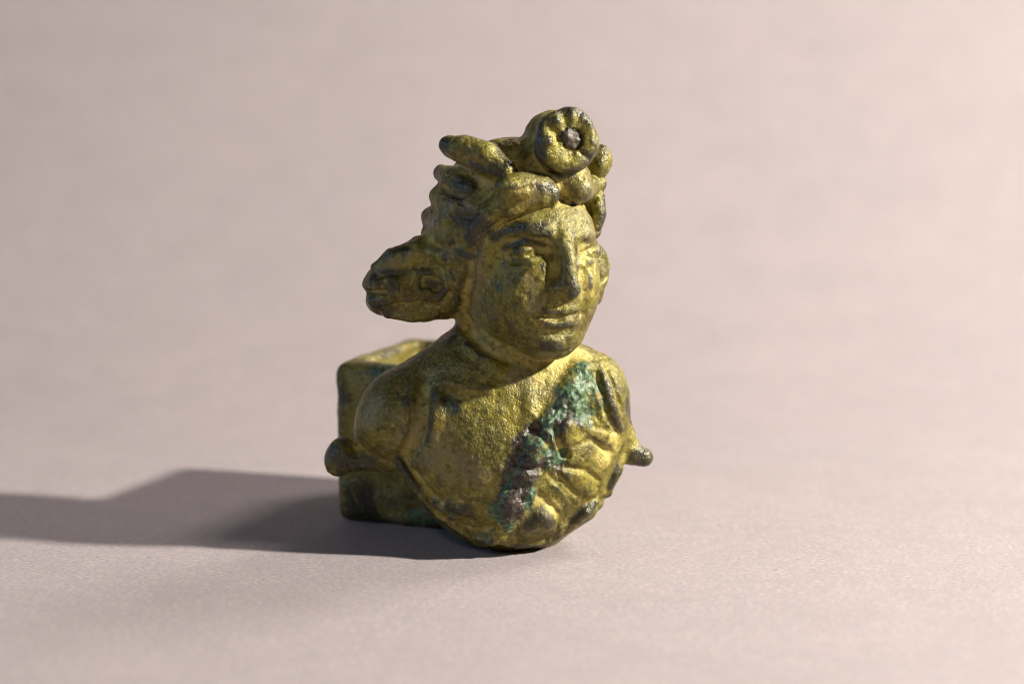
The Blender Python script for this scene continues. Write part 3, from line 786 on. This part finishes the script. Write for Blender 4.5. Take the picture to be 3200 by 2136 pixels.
# ------------------------------------------------------------------ the square socket behind
def make_socket():
    vx = max(VOX, 0.025)
    S = Field((-2.5, 0.6, -0.05), (0.75, 4.6, 2.6), vx)
    yaw = math.radians(SOCK['yaw'])
    fl_ = np.array(SOCK['corner'])                      # front left foot
    ux = np.array([math.cos(-yaw), math.sin(-yaw), 0]); uy = np.array([math.sin(yaw), math.cos(yaw), 0])
    Wd, Dp, Ht = SOCK['size']
    X, Y, Z = S.ax[0][:, None, None], S.ax[1][None, :, None], S.ax[2][None, None, :]
    a = (X - fl_[0]) * ux[0] + (Y - fl_[1]) * ux[1] + 0 * Z
    b = (X - fl_[0]) * uy[0] + (Y - fl_[1]) * uy[1] + 0 * Z
    tap = 0.035 * (1 - np.clip(Z / Ht, 0, 1))           # a little narrower at the foot
    top = Ht - 0.07 * (b / Dp) + 0.02 * np.sin(a * 3.0)
    r = 0.16
    qx = np.abs(a - Wd / 2) - (Wd / 2 - r - tap); qy = np.abs(b - Dp / 2) - (Dp / 2 - r); qz = np.abs(Z - top / 2) - (top / 2 - r)
    out = np.sqrt(np.maximum(qx, 0) ** 2 + np.maximum(qy, 0) ** 2 + np.maximum(qz, 0) ** 2) + np.minimum(np.maximum(np.maximum(qx, qy), qz), 0) - r
    wl = SOCK['wall']; r = 0.10
    ix = np.abs(a - Wd / 2) - (Wd / 2 - wl - r); iy = np.abs(b - Dp / 2) - (Dp / 2 - wl - r)
    inn = np.sqrt(np.maximum(ix, 0) ** 2 + np.maximum(iy, 0) ** 2) + np.minimum(np.maximum(ix, iy), 0) - r
    inn = np.maximum(inn, 0.25 - Z)
    k = 0.10
    d = -inn; h = np.maximum(k - np.abs(out - d), 0) / k
    S.f = (np.maximum(out, d) + h * h * k * 0.25).astype(F32)
    S.lab[:] = 1
    # the web that ties it to the bust
    S.chain([np.array([-0.3, 0.75, 0.9]), np.array([-0.45, 1.7, 0.9])], (0.45, 0.5), k=0.12, lab=1)
    S.f = np.maximum(S.f, (0.0 - Z).astype(F32) + 0 * S.f)
    v, q, l = nets(S)
    v = smooth_verts(v, q, 2, 0.5)
    n = vert_normals(v, q)
    v = v + n * (vnoise(v, 0.5, 11) * 0.022 + vnoise(v, 0.2, 12) * 0.010 + vnoise(v, 0.07, 13) * 0.004)[:, None]
    v[:, 2] = np.maximum(v[:, 2], 0.0)
    n = vert_normals(v, q)
    T = Field.__new__(Field); T.lo, T.vox, T.n = S.lo, S.vox, S.n
    T.f = blur_field(np.clip(0.5 - S.f / (2 * vx), 0, 1), max(2, int(0.08 / vx)))
    cv = 0.5 - T.sample(v)
    z = np.zeros(len(v))
    at = dict(proud=sstep(cv, 0.06, 0.2), sunk=sstep(-cv, 0.02, 0.16), dark=sstep(vnoise(v, 0.6, 14), 0.1, 0.6) * 0.7,
              green=sstep(vnoise(v, 0.45, 15), 0.25, 0.7) * 0.45, brown=z, pale=z, grey=sstep(vnoise(v, 0.5, 16), 0.2, 0.6) * 0.4)
    o = write("socket", v, q, n, at, MB, root)
    o["label"] = "square hollow socket behind the shoulder"
make_socket()

# ------------------------------------------------------------------ paper sweep
def make_backdrop():
    X0, X1 = -90, 90
    prof = [(-50, 0.0)]
    yb, R = BACK
    prof += [(y, 0.0) for y in np.linspace(-45, yb, 16)]
    for a in np.linspace(4, 84, 24):
        prof.append((yb + R * math.sin(math.radians(a)), R * (1 - math.cos(math.radians(a)))))
    y1, z1 = prof[-1]
    for s in (15, 40, 80): prof.append((y1 + 0.1 * s, z1 + s))
    xs = np.linspace(X0, X1, 40)
    vs_ = [(x * CM, y * CM, z * CM) for y, z in prof for x in xs]
    n = len(xs)
    fs = [(i * n + j, i * n + j + 1, (i + 1) * n + j + 1, (i + 1) * n + j) for i in range(len(prof) - 1) for j in range(n - 1)]
    me = bpy.data.meshes.new("paper_backdrop"); me.from_pydata(vs_, [], fs); me.update()
    me.polygons.foreach_set("use_smooth", np.ones(len(fs), bool))
    m, nt, b = nodes_of("pink_grey_paper")
    tc = N_(nt, 'ShaderNodeTexCoord').outputs['Object']
    mp = N_(nt, 'ShaderNodeMapping'); mp.inputs['Rotation'].default_value = (0, 0, 0.5); mp.inputs['Scale'].default_value = (1, 1.8, 1)
    nt.links.new(tc, mp.inputs['Vector'])
    fib = noise(nt, mp.outputs[0], 1500, 4, 0.75); cl = noise(nt, tc, 480, 5, 0.7); blot = noise(nt, tc, 30, 4, 0.6)
    c = mix(nt, ramp(nt, fib, 0.34, 0.66), PAPER[0], PAPER[1])
    c = mix(nt, math_(nt, 'MULTIPLY', ramp(nt, cl, 0.42, 0.60), 0.6), c, PAPER[2])
    c = mix(nt, math_(nt, 'MULTIPLY', ramp(nt, blot, 0.4, 0.62), 0.14), c, PAPER[3])
    c = mix(nt, math_(nt, 'MULTIPLY', ramp(nt, noise(nt, tc, 105, 3, 0.6), 0.42, 0.62), 0.15), c, PAPER[0])
    c = mix(nt, math_(nt, 'MULTIPLY', ramp(nt, noise(nt, tc, 620, 1, 0.3), 0.775, 0.80), 0.45), c, (0.10, 0.085, 0.08))
    nt.links.new(c, b.inputs['Base Color'])
    b.inputs['Roughness'].default_value = 0.75; b.inputs['Specular IOR Level'].default_value = 0.25
    bp = N_(nt, 'ShaderNodeBump'); bp.inputs['Strength'].default_value = 0.6; bp.inputs['Distance'].default_value = 0.00020
    nt.links.new(fib, bp.inputs['Height']); nt.links.new(bp.outputs[0], b.inputs['Normal'])
    me.materials.append(m)
    o = bpy.data.objects.new("paper_backdrop", me); sc.collection.objects.link(o)
    o["kind"] = "structure"; o["label"] = "smooth pinkish grey paper sweep under and behind the bust"; o["category"] = "backdrop"
make_backdrop()
